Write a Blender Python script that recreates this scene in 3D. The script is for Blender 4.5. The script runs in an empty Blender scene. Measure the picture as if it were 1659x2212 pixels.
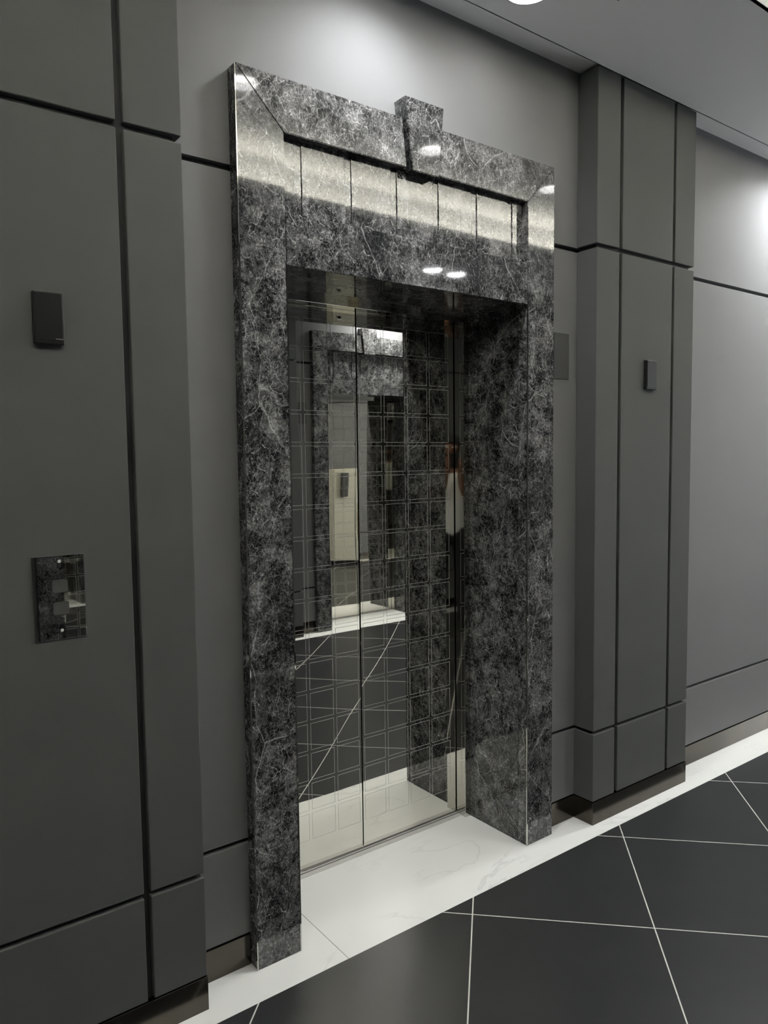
import bpy, bmesh, math, random
from mathutils import Vector, Matrix
S = bpy.context.scene
COL = S.collection
PI = math.pi

# ------------------------------------------------------------------ camera, world, exposure
CAM = Vector((-0.9838, -2.0013, 1.5738))
YAW, PIT, ROL, FPX = 0.6398, -0.0734, -0.0125, 1614.72
Fv = Vector((math.sin(YAW)*math.cos(PIT), math.cos(YAW)*math.cos(PIT), math.sin(PIT)))
Rv = Vector((math.cos(YAW), -math.sin(YAW), 0)); Uv = Rv.cross(Fv)
R2 = math.cos(ROL)*Rv + math.sin(ROL)*Uv; U2 = -math.sin(ROL)*Rv + math.cos(ROL)*Uv
cd = bpy.data.cameras.new('camera'); cam = bpy.data.objects.new('camera', cd); COL.objects.link(cam)
cd.sensor_fit = 'HORIZONTAL'; cd.sensor_width = 36; cd.lens = FPX/1659*36
cd.clip_start = 0.02
cam.matrix_world = Matrix(((R2.x, U2.x, -Fv.x, CAM.x), (R2.y, U2.y, -Fv.y, CAM.y), (R2.z, U2.z, -Fv.z, CAM.z), (0, 0, 0, 1)))
S.camera = cam
S.view_settings.view_transform = 'Standard'; S.view_settings.look = 'None'
S.view_settings.gamma = 1; S.view_settings.use_curve_mapping = False
S.view_settings.exposure = 0.60
w = bpy.data.worlds.new('world'); S.world = w; w.use_nodes = True
w.node_tree.nodes['Background'].inputs[0].default_value = (0.5, 0.52, 0.55, 1)
w.node_tree.nodes['Background'].inputs[1].default_value = 0.02

# ------------------------------------------------------------------ measured layout (metres)
YW, YP, YD, YJ = 0.0453, -0.0565, 0.3881, 0.335     # wall, pilaster face, door face, marble jamb end
ZC, ZT, ZO, ZB = 3.108, 2.6905, 2.15, 0.102         # ceiling, portal top, opening, skirting
G1A, G1B, G0A, G0B = 2.4219, 2.4047, 0.4066, 0.3929 # horizontal groove edges
X1, X2, X3 = 0.1541, 1.2043, 1.3552
ZN0, ZN1 = 2.3061, 2.534
YBD = -0.1239                                       # edge of the white border
ZTR = 3.36                                          # raised tray of the ceiling
LIP0, LIP1 = -0.634, -1.93
OW = -2.99                                          # opposite wall face
XL, XR = -4.0, 7.4

# power of each downlight (W): (x, y, z, watts)
P0 = 17.0
TILT = math.radians(-.58)
DL_NEAR = [(0.50, -0.25, ZC, .47), (0.965, -0.222, ZC, 0.06), (3.25, -0.25, ZC, 1.0)]
def tray_xy(x, y, k=(ZTR-CAM.z)/(3.25-CAM.z)): return (CAM.x+(x-CAM.x)*k, -((abs(y)-CAM.y)*k+CAM.y), ZTR)
DL_TRAY = [tray_xy(x, y)+(.06,) for x, y in ((-1.75, -1.2), (-.57, -1.18), (0.60, -1.15), (1.78, -1.26), (2.79, -1.26), (3.9, -1.2), (5.0, -1.2))]
DL_FAR = [(0.70, -2.72, ZC, .3), (3.12, -2.80, ZC, .8), (3.38, -2.80, ZC, .8)]
COVE = 78.0
FILL_GLOW = 3.6                                        # glow of an unseen pane added at the far right end to lift the ceiling

# ------------------------------------------------------------------ helpers
class MB:
    def __init__(s): s.bm = bmesh.new()
    def box(s, x0, x1, y0, y1, z0, z1, mi=0, bevel=0):
        t = bmesh.new(); bmesh.ops.create_cube(t, size=1)
        for v in t.verts:
            v.co = Vector(((x0+x1)/2+v.co.x*(x1-x0), (y0+y1)/2+v.co.y*(y1-y0), (z0+z1)/2+v.co.z*(z1-z0)))
        if bevel: bmesh.ops.bevel(t, geom=t.edges[:], offset=bevel, segments=2, affect='EDGES', profile=0.5)
        s.add(t, mi); return s
    def add(s, t, mi=0, mat=None):
        if mat: bmesh.ops.transform(t, matrix=mat, verts=t.verts)
        for f in t.faces: f.material_index = mi
        me = bpy.data.meshes.new('tmp'); t.to_mesh(me); t.free(); s.bm.from_mesh(me); bpy.data.meshes.remove(me)
    def prism(s, pts, y0, y1, mi=0, bevel=0):
        """polygon in x,z (counter-clockwise seen from -y) extruded along y"""
        t = bmesh.new()
        a = [t.verts.new((p[0], y0, p[1])) for p in pts]; b = [t.verts.new((p[0], y1, p[1])) for p in pts]
        t.faces.new(a); t.faces.new(b[::-1]); n = len(pts)
        for i in range(n): t.faces.new((a[i], b[i], b[(i+1) % n], a[(i+1) % n]))
        bmesh.ops.recalc_face_normals(t, faces=t.faces)
        if bevel: bmesh.ops.bevel(t, geom=t.edges[:], offset=bevel, segments=2, affect='EDGES')
        s.add(t, mi); return s
    def cyl(s, r, h, mat, mi=0, n=32, r2=None, bevel=0):
        t = bmesh.new(); bmesh.ops.create_cone(t, cap_ends=True, segments=n, radius1=r, radius2=r if r2 is None else r2, depth=h)
        if bevel: bmesh.ops.bevel(t, geom=[e for e in t.edges if len(e.link_faces) == 2 and any(len(f.verts) > 4 for f in e.link_faces)], offset=bevel, segments=2, affect='EDGES')
        s.add(t, mi, mat); return s
    def build(s, name, mats, parent=None, smooth=False):
        me = bpy.data.meshes.new(name); s.bm.to_mesh(me); s.bm.free()
        for m in (mats if isinstance(mats, (list, tuple)) else [mats]): me.materials.append(m)
        if smooth:
            for p in me.polygons: p.use_smooth = True
        o = bpy.data.objects.new(name, me); COL.objects.link(o)
        if parent: o.parent = parent
        return o
def lathe(prof, n=40, mi=0):
    t = bmesh.new(); rings = []
    for r, z in prof:
        rings.append([t.verts.new((r*math.cos(2*PI*i/n), r*math.sin(2*PI*i/n), z)) for i in range(n)])
    for a, b in zip(rings, rings[1:]):
        for i in range(n): t.faces.new((a[i], a[(i+1) % n], b[(i+1) % n], b[i]))
    return t
def tag(o, label=None, cat=None, group=None, kind=None):
    if label: o['label'] = label
    if cat: o['category'] = cat
    if group: o['group'] = group
    if kind: o['kind'] = kind
    return o
def empty(name, loc=(0, 0, 0), rz=0, **k):
    o = bpy.data.objects.new(name, None); COL.objects.link(o); o.location = loc; o.rotation_euler = (0, 0, rz)
    o.empty_display_size = .1
    return tag(o, **k)
def copy_tree(o, parent=None):
    c = o.copy(); COL.objects.link(c); c.parent = parent
    for ch in list(o.children): copy_tree(ch, c)
    return c

# ------------------------------------------------------------------ materials
def new_mat(name):
    m = bpy.data.materials.new(name); m.use_nodes = True
    nt = m.node_tree; return m, nt, nt.nodes['Principled BSDF']
def plain(name, col, rough=.5, metal=0, spec=.5, var=0.0, vs=6, bump=0, bs=60, emis=0, ecol=None):
    m, nt, b = new_mat(name); N, L = nt.nodes, nt.links
    b.inputs['Roughness'].default_value = rough; b.inputs['Metallic'].default_value = metal
    b.inputs['Specular IOR Level'].default_value = spec
    b.inputs['Base Color'].default_value = (*col, 1)
    tc = N.new('ShaderNodeTexCoord')
    nz = N.new('ShaderNodeTexNoise'); nz.inputs['Scale'].default_value = vs; nz.inputs['Detail'].default_value = 4
    L.new(tc.outputs['Object'], nz.inputs['Vector'])
    mx = N.new('ShaderNodeMix'); mx.data_type = 'RGBA'
    mx.inputs[6].default_value = (*[c*(1-var) for c in col], 1); mx.inputs[7].default_value = (*[min(1, c*(1+var)) for c in col], 1)
    L.new(nz.outputs['Fac'], mx.inputs[0]); L.new(mx.outputs[2], b.inputs['Base Color'])
    if bump:
        n2 = N.new('ShaderNodeTexNoise'); n2.inputs['Scale'].default_value = bs; n2.inputs['Detail'].default_value = 3
        L.new(tc.outputs['Object'], n2.inputs['Vector'])
        bp = N.new('ShaderNodeBump'); bp.inputs['Strength'].default_value = 1; bp.inputs['Distance'].default_value = bump
        L.new(n2.outputs['Fac'], bp.inputs['Height']); L.new(bp.outputs[0], b.inputs['Normal'])
    if emis:
        b.inputs['Emission Color'].default_value = (*(ecol or col), 1); b.inputs['Emission Strength'].default_value = emis
    return m
def math_node(nt, op, a, b=None, c=None, clamp=False):
    n = nt.nodes.new('ShaderNodeMath'); n.operation = op; n.use_clamp = clamp
    for i, v in enumerate((a, b, c)):
        if v is None: continue
        if isinstance(v, (int, float)): n.inputs[i].default_value = v
        else: nt.links.new(v, n.inputs[i])
    return n.outputs[0]
def marble_mat():
    m, nt, b = new_mat('grey_veined_marble'); N, L = nt.nodes, nt.links
    tc = N.new('ShaderNodeTexCoord'); oi = N.new('ShaderNodeObjectInfo')
    off = N.new('ShaderNodeVectorMath'); off.operation = 'SCALE'; off.inputs[0].default_value = (17, 31, 23)
    L.new(oi.outputs['Random'], off.inputs['Scale'])
    ad = N.new('ShaderNodeVectorMath'); ad.operation = 'ADD'; L.new(tc.outputs['Object'], ad.inputs[0]); L.new(off.outputs[0], ad.inputs[1])
    P = ad.outputs[0]
    def warp(scale, amt, src):
        n = N.new('ShaderNodeTexNoise'); n.inputs['Scale'].default_value = scale; n.inputs['Detail'].default_value = 4; L.new(src, n.inputs['Vector'])
        s = N.new('ShaderNodeVectorMath'); s.operation = 'SUBTRACT'; L.new(n.outputs['Color'], s.inputs[0]); s.inputs[1].default_value = (.5, .5, .5)
        k = N.new('ShaderNodeVectorMath'); k.operation = 'SCALE'; k.inputs['Scale'].default_value = amt; L.new(s.outputs[0], k.inputs[0])
        a = N.new('ShaderNodeVectorMath'); a.operation = 'ADD'; L.new(src, a.inputs[0]); L.new(k.outputs[0], a.inputs[1]); return a.outputs[0]
    def noise(scale, src=None, detail=3, rough=.5):
        n = N.new('ShaderNodeTexNoise'); n.inputs['Scale'].default_value = scale; n.inputs['Detail'].default_value = detail
        n.inputs['Roughness'].default_value = rough
        L.new(src or P, n.inputs['Vector']); return n.outputs['Fac']
    def ramp(v, lo, hi, a=0., c=1.):
        r = N.new('ShaderNodeMapRange'); r.inputs['From Min'].default_value = lo; r.inputs['From Max'].default_value = hi
        r.inputs['To Min'].default_value = a; r.inputs['To Max'].default_value = c; L.new(v, r.inputs['Value']); return r.outputs[0]
    def veins(scale, warpamt, wscale, width, stretch=(1, 1, 1)):
        mp = N.new('ShaderNodeMapping'); mp.inputs['Scale'].default_value = stretch; mp.inputs['Rotation'].default_value = (.3, .5, .2)
        L.new(warp(wscale, warpamt, P), mp.inputs['Vector'])
        v = N.new('ShaderNodeTexVoronoi'); v.feature = 'DISTANCE_TO_EDGE'; v.inputs['Scale'].default_value = scale
        L.new(mp.outputs[0], v.inputs['Vector']); return ramp(v.outputs['Distance'], 0, width, 1, 0)
    def ridge(scale, width, src):
        # thin filaments where a noise field crosses its mean
        n = noise(scale, src, 5, .62)
        d = math_node(nt, 'ABSOLUTE', math_node(nt, 'SUBTRACT', n, .5))
        return ramp(d, 0, width, 1, 0)
    W1 = warp(5, .09, P); W2 = warp(22, .030, W1)
    A = math_node
    dens = ramp(noise(2.6, None, 3), .38, .64)
    dens2 = ramp(noise(9, W1, 3), .36, .66)
    dens3 = ramp(noise(7.3, warp(3, .2, P), 4), .40, .62)
    def crack(scale, width, rot, st, src):
        mp = N.new('ShaderNodeMapping'); mp.inputs['Scale'].default_value = st; mp.inputs['Rotation'].default_value = rot
        L.new(src, mp.inputs['Vector'])
        v = N.new('ShaderNodeTexVoronoi'); v.feature = 'DISTANCE_TO_EDGE'; v.inputs['Scale'].default_value = scale
        L.new(mp.outputs[0], v.inputs['Vector']); return ramp(v.outputs['Distance'], 0, width, 1, 0)
    # straight broken fracture lines at several sizes, each breaking up by its own mask
    W3 = warp(60, .006, W1)
    def ridge(scale, width, src, det=2.5, rough=.55):
        d = A(nt, 'ABSOLUTE', A(nt, 'SUBTRACT', noise(scale, src, det, rough), .5)); return ramp(d, 0, width, 1, 0)
    def brk(scale, lo, hi): return ramp(noise(scale, None, 3, .6), lo, hi)
    c1 = A(nt, 'MULTIPLY', crack(3.2, .006, (.4, .7, .3), (1, 1, .6), W1), A(nt, 'MULTIPLY', brk(5, .42, .60), .75))
    c2 = A(nt, 'MULTIPLY', crack(14, .014, (.2, .9, .5), (1.6, 1, .6), W3), A(nt, 'MULTIPLY', brk(19, .48, .58), .85))
    c3 = A(nt, 'MULTIPLY', crack(29, .028, (.8, -.6, .1), (2.1, 1, .7), W3), A(nt, 'MULTIPLY', brk(31, .46, .56), A(nt, 'MULTIPLY_ADD', dens3, .60, .25)))
    c4 = A(nt, 'MULTIPLY', crack(62, .055, (.1, .4, .9), (1, 2.0, 1), W3), A(nt, 'MULTIPLY', brk(55, .44, .56), A(nt, 'MULTIPLY_ADD', A(nt, 'MAXIMUM', dens, dens3), .60, .16)))
    c7 = A(nt, 'MULTIPLY', crack(115, .10, (.9, .1, .4), (2.0, 1, 1), W3), A(nt, 'MULTIPLY', brk(77, .44, .58), A(nt, 'MULTIPLY_ADD', dens2, .55, .14)))
    c5 = A(nt, 'MULTIPLY', ridge(19, .0075, W3, 4, .6), A(nt, 'MULTIPLY', brk(23, .46, .58), .75))
    f = A(nt, 'MAXIMUM', c1, c2); f = A(nt, 'MAXIMUM', f, c3); f = A(nt, 'MAXIMUM', f, c5)
    f = A(nt, 'ADD', f, A(nt, 'MULTIPLY', A(nt, 'MAXIMUM', c4, c7), .80))
    cl = ramp(noise(14, W1, 12, .84), .45, .66)
    haze = A(nt, 'MULTIPLY', A(nt, 'POWER', cl, 1.1), A(nt, 'MULTIPLY_ADD', A(nt, 'MAXIMUM', dens, dens3), .60, .06))
    f = A(nt, 'ADD', f, haze)
    f = A(nt, 'MULTIPLY', f, ramp(noise(150, None, 4, .8), .36, .60, .35, 1.25), clamp=True)
    # calcite flecks
    sp = N.new('ShaderNodeTexVoronoi'); sp.inputs['Scale'].default_value = 55; L.new(W2, sp.inputs['Vector'])
    fl = A(nt, 'MULTIPLY', ramp(sp.outputs['Distance'], .04, .12, 1.6, 0), ramp(noise(17, None, 2), .66, .70))
    f = A(nt, 'MAXIMUM', f, fl)
    mx = N.new('ShaderNodeMix'); mx.data_type = 'RGBA'; mx.clamp_factor = False
    mx.inputs[6].default_value = (.0085, .0088, .0094, 1); mx.inputs[7].default_value = (.52, .52, .52, 1)
    L.new(A(nt, 'MULTIPLY', f, MV), mx.inputs[0]); L.new(mx.outputs[2], b.inputs['Base Color'])
    b.inputs['Roughness'].default_value = .045; b.inputs['Specular IOR Level'].default_value = .62
    return m
MV = .8
M_marble = marble_mat()
M_paint = plain('charcoal_wall_paint', (.170, .172, .175), .62, spec=.2, var=.04, vs=3, bump=.00015, bs=180)
M_paint2 = plain('charcoal_lacquered_panel', (.096, .099, .098), .65, spec=.05, var=.04, vs=3, bump=.0001, bs=180)
M_groove = plain('near_black_groove', (.030, .030, .031), .6, spec=.2, var=.05, vs=8)  # groove backing coloured darker than the panels
M_ceil = plain('light_grey_ceiling_paint', (.88, .88, .89), .85, spec=.15, var=.015, vs=2)
M_skirt = plain('dark_bronze_skirting_metal', (.095, .086, .074), .16, metal=1, var=.25, vs=4, bump=.0003, bs=9)
M_blackpl = plain('black_gloss_plastic', (.012, .012, .013), .28, spec=.5, var=.1, vs=30)
M_silver = plain('silver_print', (.45, .45, .45), .4, metal=.6, var=.05)
M_greyplate = plain('brushed_grey_plate', (.10, .10, .102), .32, metal=.3, var=.05, vs=30)
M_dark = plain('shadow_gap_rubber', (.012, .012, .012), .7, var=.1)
M_etch = plain('etched_steel_line', (.62, .62, .59), .6, metal=.2, var=.05, vs=20)
M_sill = plain('ribbed_steel_sill', (.60, .59, .56), .5, metal=.3, var=.1, vs=20)
M_white = plain('white_enamel', (.8, .8, .8), .35, var=.02)
M_lens = plain('frosted_lamp_lens', (.9, .9, .88), .5, emis=12, ecol=(1, .97, .92), var=.01)
M_led = plain('warm_led_strip', (.9, .85, .7), .5, emis=COVE, ecol=(1, .975, .82), var=.01)
def mirror_mat(name, col, rough, bdist, bscale, stain=False):
    m, nt, b = new_mat(name); N, L = nt.nodes, nt.links
    b.inputs['Metallic'].default_value = 1
    tc = N.new('ShaderNodeTexCoord')
    mp = N.new('ShaderNodeMapping'); mp.inputs['Scale'].default_value = (1, 1, .55); L.new(tc.outputs['Object'], mp.inputs[0])
    n = N.new('ShaderNodeTexNoise'); n.inputs['Scale'].default_value = bscale; n.inputs['Detail'].default_value = 1; L.new(mp.outputs[0], n.inputs['Vector'])
    bp = N.new('ShaderNodeBump'); bp.inputs['Strength'].default_value = 1; bp.inputs['Distance'].default_value = bdist
    L.new(n.outputs['Fac'], bp.inputs['Height']); L.new(bp.outputs[0], b.inputs['Normal'])
    n2 = N.new('ShaderNodeTexNoise'); n2.inputs['Scale'].default_value = 8; n2.inputs['Detail'].default_value = 6; L.new(tc.outputs['Object'], n2.inputs['Vector'])
    r = N.new('ShaderNodeMapRange'); r.inputs['To Min'].default_value = rough*.6; r.inputs['To Max'].default_value = rough*1.6; L.new(n2.outputs['Fac'], r.inputs[0])
    L.new(r.outputs[0], b.inputs['Roughness'])
    mx = N.new('ShaderNodeMix'); mx.data_type = 'RGBA'; mx.inputs[6].default_value = (*[c*.94 for c in col], 1); mx.inputs[7].default_value = (*col, 1)
    L.new(n2.outputs['Fac'], mx.inputs[0]); L.new(mx.outputs[2], b.inputs['Base Color'])
    return m
M_mirror = mirror_mat('mirror_polished_steel', (.80, .785, .725), .010, .0022, 2.0)
M_mirror2 = mirror_mat('polished_steel_trim', (.62, .61, .57), .03, .0002, 4)
M_platem = mirror_mat('polished_call_plate', (.62, .62, .60), .012, .00012, 10)

def floor_mat():
    m, nt, b = new_mat('black_porcelain_tile'); N, L = nt.nodes, nt.links
    tc = N.new('ShaderNodeTexCoord'); sx = N.new('ShaderNodeSeparateXYZ'); L.new(tc.outputs['Object'], sx.inputs[0])
    P = .8510
    def fam(s, off):
        c = math_node(nt, s, sx.outputs[0], sx.outputs[1])
        u = math_node(nt, 'DIVIDE', math_node(nt, 'SUBTRACT', c, off), P)
        fr = math_node(nt, 'SUBTRACT', u, math_node(nt, 'ROUND', u))
        return math_node(nt, 'ABSOLUTE', fr), math_node(nt, 'ROUND', math_node(nt, 'ADD', u, .5))
    a, ia = fam('SUBTRACT', .063); c, ic = fam('ADD', .522)
    d = math_node(nt, 'MINIMUM', a, c)
    g = math_node(nt, 'LESS_THAN', d, .0031/P)
    wn = N.new('ShaderNodeTexWhiteNoise'); wn.noise_dimensions = '2D'
    cb = N.new('ShaderNodeCombineXYZ'); L.new(ia, cb.inputs[0]); L.new(ic, cb.inputs[1]); L.new(cb.outputs[0], wn.inputs['Vector'])
    nz = N.new('ShaderNodeTexNoise'); nz.inputs['Scale'].default_value = 14; nz.inputs['Detail'].default_value = 6; L.new(tc.outputs['Object'], nz.inputs['Vector'])
    v = math_node(nt, 'MULTIPLY_ADD', wn.outputs['Value'], .004, math_node(nt, 'MULTIPLY_ADD', nz.outputs['Fac'], .006, .020))
    cc = N.new('ShaderNodeCombineColor'); L.new(v, cc.inputs[0]); L.new(math_node(nt, 'MULTIPLY', v, 1.04), cc.inputs[1]); L.new(math_node(nt, 'MULTIPLY', v, 1.06), cc.inputs[2])
    mx = N.new('ShaderNodeMix'); mx.data_type = 'RGBA'; L.new(g, mx.inputs[0]); L.new(cc.outputs[0], mx.inputs[6]); mx.inputs[7].default_value = (.62, .61, .56, 1)
    L.new(mx.outputs[2], b.inputs['Base Color'])
    ro = math_node(nt, 'MULTIPLY_ADD', g, .4, .30); L.new(ro, b.inputs['Roughness'])
    bp = N.new('ShaderNodeBump'); bp.invert = True; bp.inputs['Distance'].default_value = .0008; L.new(g, bp.inputs['Height']); L.new(bp.outputs[0], b.inputs['Normal'])
    return m
def border_mat():
    m, nt, b = new_mat('white_marble_border'); N, L = nt.nodes, nt.links
    tc = N.new('ShaderNodeTexCoord'); sx = N.new('ShaderNodeSeparateXYZ'); L.new(tc.outputs['Object'], sx.inputs[0])
    w1 = N.new('ShaderNodeTexNoise'); w1.inputs['Scale'].default_value = 2.4; w1.inputs['Detail'].default_value = 5; w1.inputs['Distortion'].default_value = .6
    mp = N.new('ShaderNodeMapping'); mp.inputs['Scale'].default_value = (.8, 2.0, 1); mp.inputs['Rotation'].default_value = (0, 0, .15); mp.inputs['Location'].default_value = (.35, .2, 0)
    L.new(tc.outputs['Object'], mp.inputs[0]); L.new(mp.outputs[0], w1.inputs['Vector'])
    d = math_node(nt, 'ABSOLUTE', math_node(nt, 'SUBTRACT', w1.outputs['Fac'], .5))
    r = N.new('ShaderNodeMapRange'); r.inputs['From Max'].default_value = .016; r.inputs['To Min'].default_value = .35; r.inputs['To Max'].default_value = 0; L.new(d, r.inputs[0])
    mask = N.new('ShaderNodeTexNoise'); mask.inputs['Scale'].default_value = 1.7; L.new(tc.outputs['Object'], mask.inputs['Vector'])
    r2 = N.new('ShaderNodeMapRange'); r2.inputs['From Min'].default_value = .45; r2.inputs['From Max'].default_value = .65; L.new(mask.outputs['Fac'], r2.inputs[0])
    vf = math_node(nt, 'MULTIPLY', r.outputs[0], r2.outputs[0])
    mx = N.new('ShaderNodeMix'); mx.data_type = 'RGBA'; mx.inputs[6].default_value = (.86, .865, .83, 1); mx.inputs[7].default_value = (.45, .46, .47, 1); L.new(vf, mx.inputs[0])
    g = math_node(nt, 'LESS_THAN', math_node(nt, 'ABSOLUTE', math_node(nt, 'SUBTRACT', sx.outputs[0], .2535)), .0013)
    m2 = N.new('ShaderNodeMix'); m2.data_type = 'RGBA'; L.new(g, m2.inputs[0]); L.new(mx.outputs[2], m2.inputs[6]); m2.inputs[7].default_value = (.33, .33, .31, 1)
    L.new(m2.outputs[2], b.inputs['Base Color']); b.inputs['Roughness'].default_value = .22
    return m
M_floor, M_border = floor_mat(), border_mat()

# ------------------------------------------------------------------ floor and ceiling
OBD = OW + (YW - YBD)                                # border edge on the opposite side
f = MB().box(XL, XR, OBD, YBD, -.06, 0)
tag(f.build('floor', M_floor), 'black diagonal tile floor with white joints', kind='structure')
b = MB().box(XL, XR, YBD, .46, -.06, 0); tag(b.build('trim_1', M_border), kind='structure')
b = MB().box(XL, XR, OW-.42, OBD, -.06, 0); tag(b.build('trim_2', M_border), kind='structure')

def slab_holes(mb, x0, x1, y0, y1, z, holes, r=.0765, cell=.105, n=32):
    """horizontal face at z (facing down) with round holes for the lamps"""
    bm = mb.bm
    def q(a, b_, c, d):
        if b_-a < 1e-5 or d-c < 1e-5: return
        bm.faces.new([bm.verts.new(p) for p in ((a, c, z), (a, d, z), (b_, d, z), (b_, c, z))])
    cur = x0
    for hx, hy in sorted(holes):
        q(cur, hx-cell, y0, y1); q(hx-cell, hx+cell, y0, hy-cell); q(hx-cell, hx+cell, hy+cell, y1); cur = hx+cell
        ci = []; sq = []
        for i in range(n):
            a = 2*PI*i/n; c, s_ = math.cos(a), math.sin(a); k = cell/max(abs(c), abs(s_))
            ci.append(bm.verts.new((hx+r*c, hy+r*s_, z))); sq.append(bm.verts.new((hx+k*c, hy+k*s_, z)))
        for i in range(n):
            j = (i+1) % n; bm.faces.new((ci[i], ci[j], sq[j], sq[i]))
    q(cur, x1, y0, y1)
c = MB()
slab_holes(c, XL, XR, LIP0, YP, ZC, [(x, y) for x, y, z, p in DL_NEAR])
c.box(XL, XR, YP, .2, ZC+.010, ZC+.16)
c.box(XL, XR, YP-.004, YP, ZC, ZC+.03)
slab_holes(c, XL, XR, OW-.05, LIP1, ZC, [(x, y) for x, y, z, p in DL_FAR])
c.box(XL, XR, LIP0-.002, LIP0+.012, ZC, ZTR)          # near fascia of the tray
c.box(XL, XR, LIP1-.012, LIP1, ZC, ZC+.045)           # far lip hides the strip
c.box(XL, XR, LIP1-.16, LIP1-.012, ZC+.02, ZC+.03)
slab_holes(c, XL, XR, LIP1-.16, LIP0, ZTR, [(x, y) for x, y, z, p in DL_TRAY])
c.box(XL, XR, LIP1-.18, LIP1-.16, ZC+.02, ZTR)
c.box(XL, XR, OW-.05, .2, ZTR+.12, ZTR+.14)
c.box(XL, XR, LIP0+.012, LIP0+.03, ZC+.01, ZTR+.12)
tag(c.build('ceiling', M_ceil), 'pale grey stepped ceiling with recessed lamp strip', kind='structure')

# ------------------------------------------------------------------ walls
def wall_band(m, x0, x1, yf, d, z0, z1, s=1):
    """panels between the horizontal grooves; yf = face, d = direction into the wall"""
    g = .018*d
    y1 = yf+.14*d
    for a, b_ in ((ZB, G0B), (G0A, G1B)):
        lo, hi = max(a, z0), min(b_, z1)
        if hi-lo > .001: m.box(x0, x1, min(yf, y1), max(yf, y1), lo, hi, 0, .0025)
    lo = max(z0, 0)
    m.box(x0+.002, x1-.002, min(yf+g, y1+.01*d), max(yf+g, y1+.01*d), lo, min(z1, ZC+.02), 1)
def upper_band(m, yf, d, notches):
    z0, z1, zn = G1A, ZC+.03, 2.60
    pts = [(XL, z0)]
    for a in notches: pts += [(a, z0), (a, zn), (a+1.26, zn), (a+1.26, z0)]
    pts += [(XR, z0), (XR, z1), (XL, z1)]
    m.prism(pts, min(yf, yf+.14*d), max(yf, yf+.14*d))
m = MB()
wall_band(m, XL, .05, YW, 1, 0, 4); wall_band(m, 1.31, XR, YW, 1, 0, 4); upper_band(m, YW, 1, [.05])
tag(m.build('wall_back', [M_paint, M_groove]), 'charcoal painted lift wall with horizontal dark grooves', kind='structure')
m = MB()
ox = [0.0, 2.43]
segs = [(XL, .05), (1.31, 2.48), (3.74, XR)]
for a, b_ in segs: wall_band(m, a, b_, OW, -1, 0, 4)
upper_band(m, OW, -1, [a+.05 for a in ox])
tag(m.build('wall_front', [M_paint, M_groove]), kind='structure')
m = MB().box(XL-.1, XL, OW-.4, .5, -.06, ZTR+.14); tag(m.build('wall_left', M_paint), kind='structure')
WY0, WY1, WZ0, WZ1 = -2.55, -.35, .12, 2.75
m = MB().box(XR, XR+.1, OW-.4, WY0, -.06, ZTR+.14).box(XR, XR+.1, WY1, .5, -.06, ZTR+.14).box(XR, XR+.1, WY0, WY1, -.06, WZ0).box(XR, XR+.1, WY0, WY1, WZ1, ZTR+.14)
tag(m.build('wall_right', M_paint), kind='structure')
M_fill = plain('fill_light_pane', (.9, .92, .95), .4, emis=FILL_GLOW, ecol=(.95, .98, 1), var=.01)
wn = tag(MB().box(XR+.03, XR+.045, WY0, WY1, WZ0, WZ1).build('added_fill_pane_1', M_fill), kind='structure')  # glowing pane out of view, added as fill light for the ceiling
m = MB()
for yy in (WY0, (WY0+WY1)/2-.025, WY1-.05): m.box(XR-.01, XR+.05, yy, yy+.05, WZ0, WZ1)
for zz in (WZ0, 1.05, WZ1-.05): m.box(XR-.008, XR+.048, WY0, WY1, zz, zz+.05)
m.build('added_fill_frame', M_dark, wn)  # bars across the added fill pane

# skirting of the wall between pilasters and surrounds
PIL = [-.5370, 1.8976, 4.332]                           # pilaster centres
HWP = .3505
m = MB()
def skirt(m, x0, x1, yf, d): m.box(x0, x1, min(yf-.003*d, yf+.02*d), max(yf-.003*d, yf+.02*d), 0, ZB-.003, 0, .001)
for a, b_ in ((XL, PIL[0]-HWP), (PIL[0]+HWP, -.002), (X3+.002, PIL[1]-HWP), (PIL[1]+HWP, PIL[2]-HWP), (PIL[2]+HWP, XR)): skirt(m, a, b_, YW, 1)
tag(m.build('baseboard_back', M_skirt), kind='structure')
m = MB()
for a, b_ in ((XL, PIL[0]-HWP), (PIL[0]+HWP, -.002), (X3+.002, PIL[1]-HWP), (PIL[1]+HWP, 2.428), (2.43+X3+.002, PIL[2]-HWP), (PIL[2]+HWP, XR)): skirt(m, a, b_, OW, -1)
tag(m.build('baseboard_front', M_skirt), kind='structure')

# ------------------------------------------------------------------ pilasters
def pilaster(label, cx, yw=YW, rz=0, name='pilaster'):
    t = empty(name, (cx, yw, 0), rz, label=label, cat='pilaster', group='panelled pilasters along the lift lobby')
    d = YP-YW
    gx0, gx1 = -.1722, .1898                          # centres of the two vertical grooves, pilaster axis at 0
    g0a, g0b = -.2035, -.1830                         # left groove
    g1a, g1b = .1795, .1980                           # right groove
    cols = [(-HWP, g0a), (g0b, g1a), (g1b, HWP)]
    for zi, (z0, z1) in enumerate(((ZB, G0B), (G0A, G1B), (G1A, ZC-.0))):
        for a, b_ in cols:
            MB().box(a, b_, d, -.001, z0, z1-(.001 if zi == 2 else 0), 0, .0028).build('panel', M_paint2, t)
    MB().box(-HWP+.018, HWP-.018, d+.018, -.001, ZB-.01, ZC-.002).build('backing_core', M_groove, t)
    MB().box(-HWP-.001, HWP+.001, d-.002, -.001, 0, ZB-.003, 0, .001).build('skirting', M_skirt, t)
    return t
pilaster('dark grey panelled pilaster nearest the camera, left of the lift, carrying the call plate', -.5370+.0, name='pilaster')
pilaster('dark grey panelled pilaster right of the marble surround with a small black reader', PIL[1])
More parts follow.
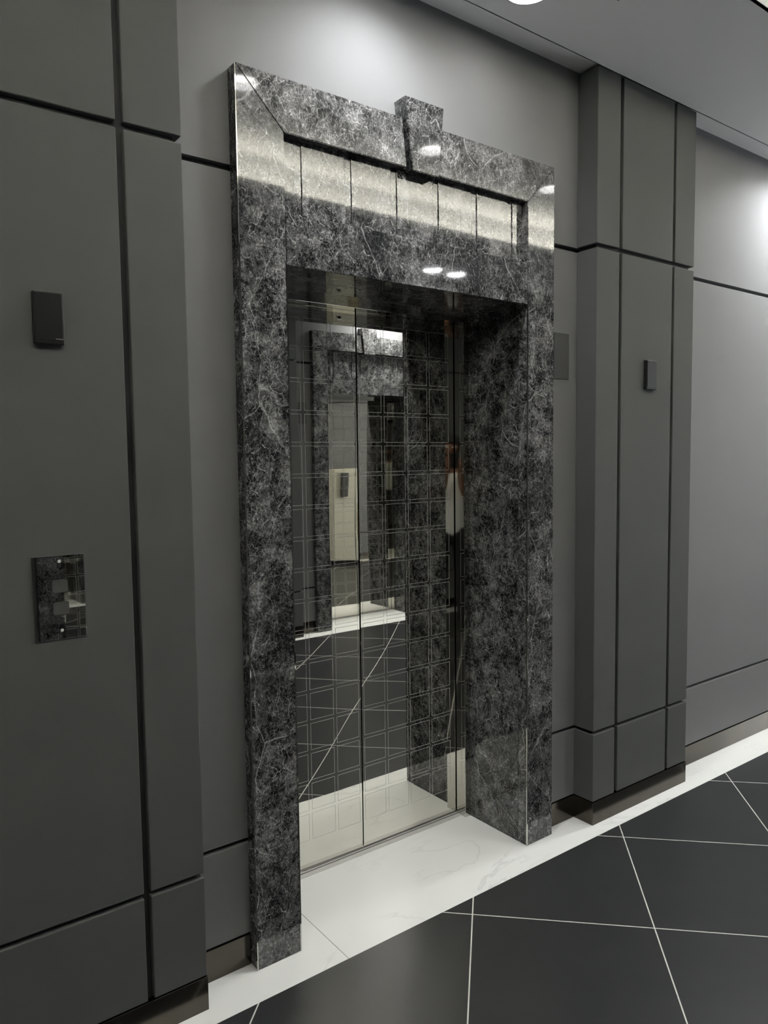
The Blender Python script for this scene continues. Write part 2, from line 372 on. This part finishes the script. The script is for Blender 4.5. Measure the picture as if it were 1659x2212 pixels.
pilaster('dark grey panelled pilaster on the lift wall beyond the frame, beside the cream cabinet', PIL[2])
pilaster('dark grey pilaster on the opposite wall, behind the photographer', PIL[0], OW, PI)
pilaster('dark grey pilaster on the opposite wall between the two opposite lifts', PIL[1], OW, PI)
pilaster('dark grey pilaster on the opposite wall, farthest right', PIL[2], OW, PI)

# ------------------------------------------------------------------ marble surround
def surround(label, x, y, rz):
    t = empty('marble_door_surround', (x, y, 0), rz, label=label, cat='door surround', group='grey marble lift surrounds')
    bv = .0022
    yb = YW+.004
    # mitred uprights and top rail
    MB().prism([(0, 0), (X1, 0), (X1, ZN1), (0, ZT)], 0, yb, 0, bv).build('upright', M_marble, t)
    MB().prism([(X2, 0), (X3, 0), (X3, ZT), (X2, ZN1)], 0, yb, 0, bv).build('upright', M_marble, t)
    kb = 2.5235; kt = 2.7554
    kl = lambda z: .6327+(.6028-.6327)*(z-kb)/(kt-kb)
    kr = lambda z: .7459+(.771-.7459)*(z-kb)/(kt-kb)
    MB().prism([(X1+.0006, ZN1), (kl(ZN1)-.013, ZN1), (kl(ZT)-.010, ZT), (.0006, ZT)], 0, yb, 0, bv).build('top_rail', M_marble, t)
    MB().prism([(kr(ZN1), ZN1), (X2-.0006, ZN1), (X3-.0006, ZT), (kr(ZT), ZT)], 0, yb, 0, bv).build('top_rail', M_marble, t)
    MB().prism([(.6327, kb), (.7459, kb), (.771, kt), (.6028, kt)], -.0145, yb, 0, bv).build('keystone', M_marble, t)
    MB().prism([(kl(ZN1)-.015, ZN1), (kl(ZN1)+.002, ZN1), (kl(ZT)+.002, ZT), (kl(ZT)-.012, ZT)], .022, yb).build('keystone_backing', M_marble, t)
    MB().box(X1+.0006, X2-.0006, 0, yb, ZO, ZN0, 0, bv).build('lintel', M_marble, t)
    # recessed frieze: tiles and the narrow strips set back between them
    edges = [X1+.001, .205, .230, .389, .414, .573, .598, .757, .782, .941, .966, 1.125, 1.150, X2-.001]
    for i in range(0, len(edges)-1, 2):
        MB().box(edges[i], edges[i+1], .030, .052, ZN0+.0005, ZN1-.0005, 0, .0018).build('frieze_tile', M_marble, t)
    for i in range(1, len(edges)-1, 2):
        MB().box(edges[i]+.0005, edges[i+1]-.0005, 0.0335, .056, ZN0+.0005, ZN1-.0005, 0, .0008).build('frieze_strip', M_marble, t)
    # deep reveal
    MB().box(X1-.02, X1, yb, YJ, 0, ZO+.02).build('jamb', M_marble, t)
    MB().box(X2, X2+.02, yb, YJ, 0, ZO+.02).build('jamb', M_marble, t)
    MB().box(X1, X2, yb, YJ, ZO, ZO+.02).build('soffit', M_marble, t)
    MB().box(X2-.0016, X2+.003, -.0012, .003, 0, ZO+.001).build('arris_trim', M_mirror2, t)
    MB().box(X1-.003, X1+.0016, -.0012, .003, 0, ZO+.001).build('arris_trim', M_mirror2, t)
    MB().box(-.0012, .0018, -.0012, .0018, 0, ZT).build('arris_trim', M_mirror2, t)
    return t
surround('grey veined marble surround with keystone framing the mirrored lift doors', 0, 0, 0)
surround('grey marble surround on the opposite wall, seen mirrored in the lift doors', 2.43+X3, OW-YW*-1, PI)
surround('grey marble surround on the opposite wall, facing the lift directly', X3, OW+YW, PI)

# ------------------------------------------------------------------ lift doors
XM = .6707; XS0, XS1 = 2*XM-1.1728, 1.1728; ZD = 2.13
def lift_door(n, x, y, rz):
    t = empty('door_%d' % n, (x, y, 0), rz, kind='structure')
    # door leaves with the etched squares
    sq = [(.0125, .1165), (.130, .234), (.2475, .3515), (.365, .4690)]
    for s in (-1, 1):
        m = MB()
        xa, xb = (XM+.0022, XS1+.02) if s > 0 else (XS0-.02, XM-.0022)
        m.box(xa, xb, YD, YD+.03, .006, ZD+.02, 0, .0012)
        lw = .0013
        for a, b_ in sq:
            p, q_ = (XM+a, XM+b_) if s > 0 else (XM-b_, XM-a)
            for k in range(17):
                z0 = .117+.1165*k; z1 = z0+.1035
                for bx in ((p, q_, z0, z0+lw), (p, q_, z1-lw, z1), (p, p+lw, z0+lw, z1-lw), (q_-lw, q_, z0+lw, z1-lw)):
                    m.box(bx[0], bx[1], YD-.00025, YD+.0005, bx[2], bx[3], 1)
        leaf = m.build('door_leaf', [M_mirror, M_etch], t)
        if s < 0 and n == 1:                              # this leaf hangs a fraction of a degree out of line
            leaf.matrix_basis = Matrix.Translation((XM, YD, 0)) @ Matrix.Rotation(TILT, 4, 'Z') @ Matrix.Translation((-XM, -YD, 0))
        if s < 0:
            k = MB().box(.584, .606, YD-.0015, YD+.001, 2.0925, 2.1075, 0, .0007).box(.588, .602, YD-.0022, YD-.001, 2.096, 2.104, 1, .0004)
            k.build('key_escutcheon', [M_mirror2, M_dark], leaf)
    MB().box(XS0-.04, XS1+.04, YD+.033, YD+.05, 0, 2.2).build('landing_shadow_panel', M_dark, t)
    # frame lining with a mirror reveal
    for (a, b_) in ((XS1, X2+.001), (X1-.001, XS0)):
        MB().box(a, b_, .3285, YD-.004, 0, ZD, 0, .0012).build('frame_post', M_mirror2, t)
    MB().box(X1, X2, .3345, YD-.004, ZD, ZO+.003, 0, .001).build('frame_head', M_mirror2, t)
    MB().box(XS0, XS1, .352, YD+.03, -.004, .0022, 0).box(XS0, XS1, YD-.012, YD-.0085, .0018, .0028, 1).build('door_sill', [M_sill, M_dark], t)
    return t
lift_door(1, 0, 0, 0); lift_door(2, 2.43+X3, OW+YW, PI); lift_door(3, X3, OW+YW, PI)

# ------------------------------------------------------------------ plates and readers on the walls
def reader(x0, x1, z0, z1, label, mark):
    t = empty('card_reader', ((x0+x1)/2, YP, (z0+z1)/2), 0, label=label, cat='card reader', group='black wall readers')
    w2, h2 = (x1-x0)/2, (z1-z0)/2
    MB().box(-w2, w2, -.016, 0, -h2, h2, 0, .003).build('housing', M_blackpl, t)
    MB().box(-w2+.004, w2-.004, -.0175, -.0158, -h2+.008, h2-.003, 0, .0008).build('face_plate', M_blackpl, t)
    if mark:
        m = MB(); x = w2-.021
        for i in range(8): m.box(x+i*.0021, x+i*.0021+.0016, -.0178, -.0174, -h2+.0118, -h2+.0135)
        m.build('maker_mark', M_silver, t)
reader(-.5725, -.503, 1.8535, 1.977, 'black gloss card reader on the left pilaster, above the call plate', True)
reader(1.871, 1.9475, 1.852, 1.977, 'slim black card reader on the right pilaster', False)

def rrect(w_, h_, r, n=6):
    pts = []
    for cx_, cz_, a0 in ((w_-r, h_-r, 0), (-w_+r, h_-r, PI/2), (-w_+r, -h_+r, PI), (w_-r, -h_+r, 1.5*PI)):
        for i in range(n+1):
            a = a0+PI/2*i/n; pts.append((cx_+r*math.cos(a), cz_+r*math.sin(a)))
    return pts
t = empty('call_button_plate', (-.5385, YP, 1.2385), 0, label='mirror polished lift call plate with two square buttons on the left pilaster', cat='call button panel')
MB().box(-.0605, .0605, -.0035, 0, -.1045, .1045, 0, .0008).build('plate', M_platem, t)
for zc_ in (.0285, -.027):
    # bezel ring
    out = rrect(.0215, .0195, .007); inn = rrect(.0185, .0165, .0055)
    bm = bmesh.new(); n = len(out)
    rows = [[bm.verts.new((p[0]+.002, yy, p[1]+zc_)) for p in pts] for pts, yy in ((out, -.0034), (out, -.0048), (inn, -.0048), (inn, -.0025))]
    for a, b_ in zip(rows, rows[1:]):
        for i in range(n): bm.faces.new((a[i], a[(i+1) % n], b_[(i+1) % n], b_[i]))
    bmesh.ops.recalc_face_normals(bm, faces=bm.faces)
    mm = MB(); mm.add(bm); bz = mm.build('bezel', M_mirror2, t)
    mm = MB(); mm.prism([(p[0]+.002, p[1]+zc_) for p in rrect(.0182, .0162, .0053)], -.0045, -.001, 0, .0004); mm.build('button', M_greyplate, bz)
for zc_ in (.0895, -.0825):
    m = MB(); m.cyl(.0042, .0014, Matrix.Translation((.0022, -.0039, zc_)) @ Matrix.Rotation(PI/2, 4, 'X'), n=24, r2=.0036); m.build('screw', M_white, t)
t = MB().box(1.405, 1.4985, YW-.0035, YW, 1.883, 2.069, 0, .001)
tag(t.build('blank_wall_plate', M_greyplate), 'flat grey metal plate on the wall between surround and right pilaster', 'wall plate')
t = MB().box(2.43-.143, 2.43-.05, OW, OW+.0035, 1.883, 2.069, 0, .001)
tag(t.build('blank_wall_plate', M_greyplate), 'grey metal plate on the opposite wall, seen only mirrored in the doors', 'wall plate')

# ------------------------------------------------------------------ ceiling fittings
def downlight(x, y, z, p, label, group):
    t = empty('downlight', (x, y, z), 0, label=label, cat='downlight', group=group)
    mm = MB(); mm.add(lathe([(.0740, .060), (.0755, 0), (.0760, -.0025), (.084, -.0025), (.0855, -.0002)]), 0)
    mm.build('trim_ring', M_white, t, True)
    bm = bmesh.new(); bmesh.ops.create_circle(bm, cap_ends=True, segments=40, radius=.0738)
    bmesh.ops.reverse_faces(bm, faces=bm.faces)
    mm = MB(); mm.add(bm, 0, Matrix.Translation((0, 0, .036))); mm.build('lens', M_lens, t)
    ld = bpy.data.lights.new('lamp', 'AREA'); ld.shape = 'DISK'; ld.size = .135; ld.energy = P0*p; ld.spread = math.radians(130 if z > ZTR-.01 else (150 if y > -.5 else 135)); ld.color = (.97, .985, 1.0)
    lo = bpy.data.objects.new('lamp', ld); COL.objects.link(lo); lo.parent = t; lo.location = (0, 0, .034)
g1 = 'recessed downlights'
names = ['round recessed downlight in the soffit just above the left side of the surround', 'round dim downlight in the soffit right of the keystone', 'round recessed downlight in the soffit beyond the right pilaster']
for (x, y, z, p), n in zip(DL_NEAR, names): downlight(x, y, z, p, n, g1)
nm = ['far left', 'behind the camera side', 'opposite the lift doors', 'opposite the right pilaster', 'opposite the right wall', 'second from far right', 'far right']
for (x, y, z, p), n in zip(DL_TRAY, nm): downlight(x, y, z, p, 'round downlight in the raised ceiling tray, '+n, g1)
for (x, y, z, p), n in zip(DL_FAR, ('above the surround facing the lift', 'left one of the pair above the opposite surround', 'right one of the pair above the opposite surround')): downlight(x, y, z, p, 'round downlight in the far soffit, '+n, g1)
m = MB().box(XL+.05, XR-.05, LIP1-.10, LIP1-.07, ZC+.031, ZC+.036)
tag(m.build('cove_light_strip', M_led), 'warm light strip lying along the far edge of the ceiling tray', 'strip light')
t = empty('ceiling_access_panel', (1.181, -.434, ZC), 0, label='small square access panel in the ceiling above the lift', cat='access panel')
MB().box(-.075, .075, -.075, .075, -.0015, 0).build('frame', M_greyplate, t)
MB().box(-.070, .070, -.070, .070, -.003, -.0012).build('cover', M_ceil, t)

# ------------------------------------------------------------------ cream cabinet near the lift wall (seen only in the doors)
M_cream = plain('cream_laminate', (.66, .64, .54), .5, var=.03, vs=3)
M_ochre = plain('ochre_laminate', (.42, .36, .20), .5, var=.05, vs=3)
t = empty('tall_cabinet', (5.025, YW-.19, 0), 0, label='cream and ochre tall cabinet against the lift wall, seen only mirrored', cat='cabinet')
MB().box(-.275, .275, -.17, .17, .06, 1.40, 0, .004).build('body', M_cream, t)
MB().box(-.26, .26, -.15, .16, 0, .06).build('plinth', M_dark, t)
dr = MB().box(-.265, .100, -.188, -.171, .07, 1.39, 0, .003).build('door', M_cream, t)
MB().box(-.145, -.055, -.24, -.189, 1.0, 1.34, 0, .006).build('handle', M_greyplate, dr)
MB().box(.105, .265, -.188, -.171, .07, 1.39, 0, .003).build('door', M_ochre, t)

# ------------------------------------------------------------------ the photographer (mirrored in the door corner)
M_skin = plain('brown_skin', (.21, .095, .05), .55, var=.08, vs=20)
M_shirt = plain('white_cotton_shirt', (.74, .73, .70), .85, var=.05, vs=14, bump=.002, bs=18)
M_trou = plain('black_trousers', (.012, .012, .014), .85, var=.2, vs=20, bump=.002, bs=14)
M_hair = plain('dark_hair', (.010, .008, .007), .6, var=.2, vs=60, bump=.002, bs=120)
M_shoe = plain('black_shoes', (.015, .015, .015), .4, var=.1)
M_eye = plain('eye_white', (.7, .7, .68), .2, var=.02)
def skin(name, verts, edges, mat, parent, sub=2, root=0, mi=None):
    me = bpy.data.meshes.new(name); me.from_pydata([v[:3] for v in verts], edges, []); me.materials.append(mat)
    o = bpy.data.objects.new(name, me); COL.objects.link(o)
    o.parent = parent
    md = o.modifiers.new('skin', 'SKIN'); md.use_smooth_shade = True
    if not me.skin_vertices: me.skin_vertices.new() if hasattr(me.skin_vertices, 'new') else None
    for i, v in enumerate(verts):
        sv = me.skin_vertices[0].data[i]; r = v[3]; sv.radius = r if isinstance(r, tuple) else (r, r); sv.use_root = (i == root)
    sd = o.modifiers.new('sub', 'SUBSURF'); sd.levels = sub; sd.render_levels = sub
    return o
back = .40
H2 = Vector((Fv.x, Fv.y, 0)).normalized()
pbase = Vector((CAM.x, CAM.y, 0)) - H2*back
t = empty('person', (pbase.x, pbase.y, 0), -YAW, label='person in white t-shirt and black trousers holding up a phone, mirrored in the door corner', cat='person')
# local axes: +y forward (towards the lift), +x right, z up
hx, hy, hz = 0.0, back-.016, CAM.z-.03
bv_ = [(0, 0, .95, (.15, .11)), (0, -.01, 1.12, (.135, .10)), (0, -.015, 1.28, (.155, .11)), (0, -.02, 1.40, (.13, .085)), (0, -.01, 1.50, .052), (0, .01, 1.57, .055), (0, .02, 1.65, (.078, .092)), (0, .015, 1.71, (.070, .085))]
be = [(i, i+1) for i in range(7)]
for s in (1, -1):
    k = len(bv_)
    ax = .058*s
    arm = [(.10*s, -.02, 1.415, .062), (.185*s, -.02, 1.41, .056), (.235*s, .05, 1.27, .044), (.165*s, .15, 1.17, .046), (.095*s, .23, 1.31, .043), (ax-.002*s, hy-.055, hz-.080, .027), (ax+.002*s, hy-.012, hz-.035, (.012, .026))]
    bv_ += arm; be += [(3, k)]+[(k+i, k+i+1) for i in range(len(arm)-1)]
    palm = k+len(arm)-1
    # fingers wrap the phone's back, the thumb rests along its near side
    for j, (dz, ln) in enumerate(((.030, .9), (.010, 1.0), (-.010, .95), (-.030, .8))):
        k = len(bv_)
        bv_ += [(ax-.002*s, hy+.002, hz-.03+dz, .0088), (ax-.008*s, hy+.0135, hz-.026+dz, .0075), (ax-.026*s*ln, hy+.0135, hz-.024+dz, .0070)]
        be += [(palm, k), (k, k+1), (k+1, k+2)]
    k = len(bv_)
    bv_ += [(ax-.004*s, hy-.030, hz-.030, .010), (ax-.018*s, hy-.030, hz-.008, .0090), (ax-.026*s, hy-.022, hz+.014, .0080)]
    be += [(palm, k), (k, k+1), (k+1, k+2)]
    k = len(bv_)
    leg = [(.09*s, 0, .90, .092), (.10*s, .01, .70, .078), (.105*s, .015, .50, .060), (.11*s, -.01, .32, .056), (.115*s, -.02, .12, .040), (.12*s, -.01, .05, .038), (.13*s, .09, .035, .034)]
    bv_ += leg; be += [(0, k)]+[(k+i, k+i+1) for i in range(len(leg)-1)]
body = skin('body', bv_, be, M_skin, t)
# head details
def ball(name, loc, rad, mat, parent):
    bm = bmesh.new(); bmesh.ops.create_uvsphere(bm, u_segments=16, v_segments=10, radius=1)
    mm = MB(); mm.add(bm, 0, Matrix.Translation(loc) @ Matrix.Diagonal((*rad, 1))); return mm.build(name, mat, parent, True)
for s in (1, -1):
    e = ball('eye', (.030*s, .094, 1.655), (.0115, .0115, .0115), M_eye, t)
    ball('pupil', (.030*s, .1015, 1.655), (.0055, .0055, .0055), M_hair, e)
    ball('ear', (.080*s, .005, 1.64), (.010, .018, .030), M_skin, t)
ball('nose', (0, .108, 1.628), (.014, .020, .024), M_skin, t)
ball('mouth', (0, .098, 1.588), (.024, .012, .008), M_skin, t)
bm = bmesh.new(); bmesh.ops.create_uvsphere(bm, u_segments=32, v_segments=20, radius=1)
for v in bm.verts:
    if v.co.y > .62 and v.co.z < .0: v.co.y = .62+(v.co.y-.62)*.1
    if v.co.z < 0: v.co.z *= 1.9
    v.co *= 1+.03*math.sin(v.co.x*19)*math.cos(v.co.z*17)
hm = MB(); hm.add(bm, 0, Matrix.Translation((0, .000, 1.690)) @ Matrix.Diagonal((.090, .102, .085, 1))); hm.build('hair', M_hair, t, True)  # hair, brought low and forward to stand in for shade on the face
# shirt with short sleeves
sv_ = [(0, 0, .80, (.185, .135)), (0, -.005, .98, (.178, .128)), (0, -.01, 1.14, (.165, .122)), (0, -.015, 1.28, (.178, .130)), (0, -.02, 1.40, (.150, .100)), (0, -.015, 1.455, (.08, .07))]
se = [(i, i+1) for i in range(5)]
for s in (1, -1):
    k = len(sv_); sv_ += [(.115*s, -.02, 1.412, .080), (.190*s, -.015, 1.402, .076), (.228*s, .035, 1.305, .068), (.238*s, .055, 1.262, .067)]
    se += [(4, k), (k, k+1), (k+1, k+2), (k+2, k+3)]
skin('shirt', sv_, se, M_shirt, t)
tv_ = [(0, 0, 1.00, (.150, .112)), (0, 0, .93, (.165, .120))]; te = [(0, 1)]
for s in (1, -1):
    k = len(tv_); tv_ += [(.095*s, 0, .84, .108), (.10*s, .01, .70, .094), (.105*s, .015, .50, .078), (.11*s, -.01, .30, .070), (.115*s, -.015, .09, .064), (.115*s, -.012, .06, .064)]
    te += [(1, k)]+[(k+i, k+i+1) for i in range(5)]
skin('trousers', tv_, te, M_trou, t)
for s in (1, -1):
    skin('shoe', [(.118*s, -.045, .042, .042), (.122*s, .03, .042, .044), (.13*s, .11, .034, (.044, .032)), (.134*s, .165, .028, (.036, .026))], [(0, 1), (1, 2), (2, 3)], M_shoe, t)
# phone in the hands, lens at the camera position but wholly behind it
t = empty('phone', (CAM.x-Fv.x*.016, CAM.y-Fv.y*.016, CAM.z-Fv.z*.016-.03), -YAW, label='dark phone held up in the hands of the person in the white t-shirt', cat='phone')
MB().box(-.037, .037, -.004, .004, -.075, .055, 0, .0025).build('case', M_blackpl, t)
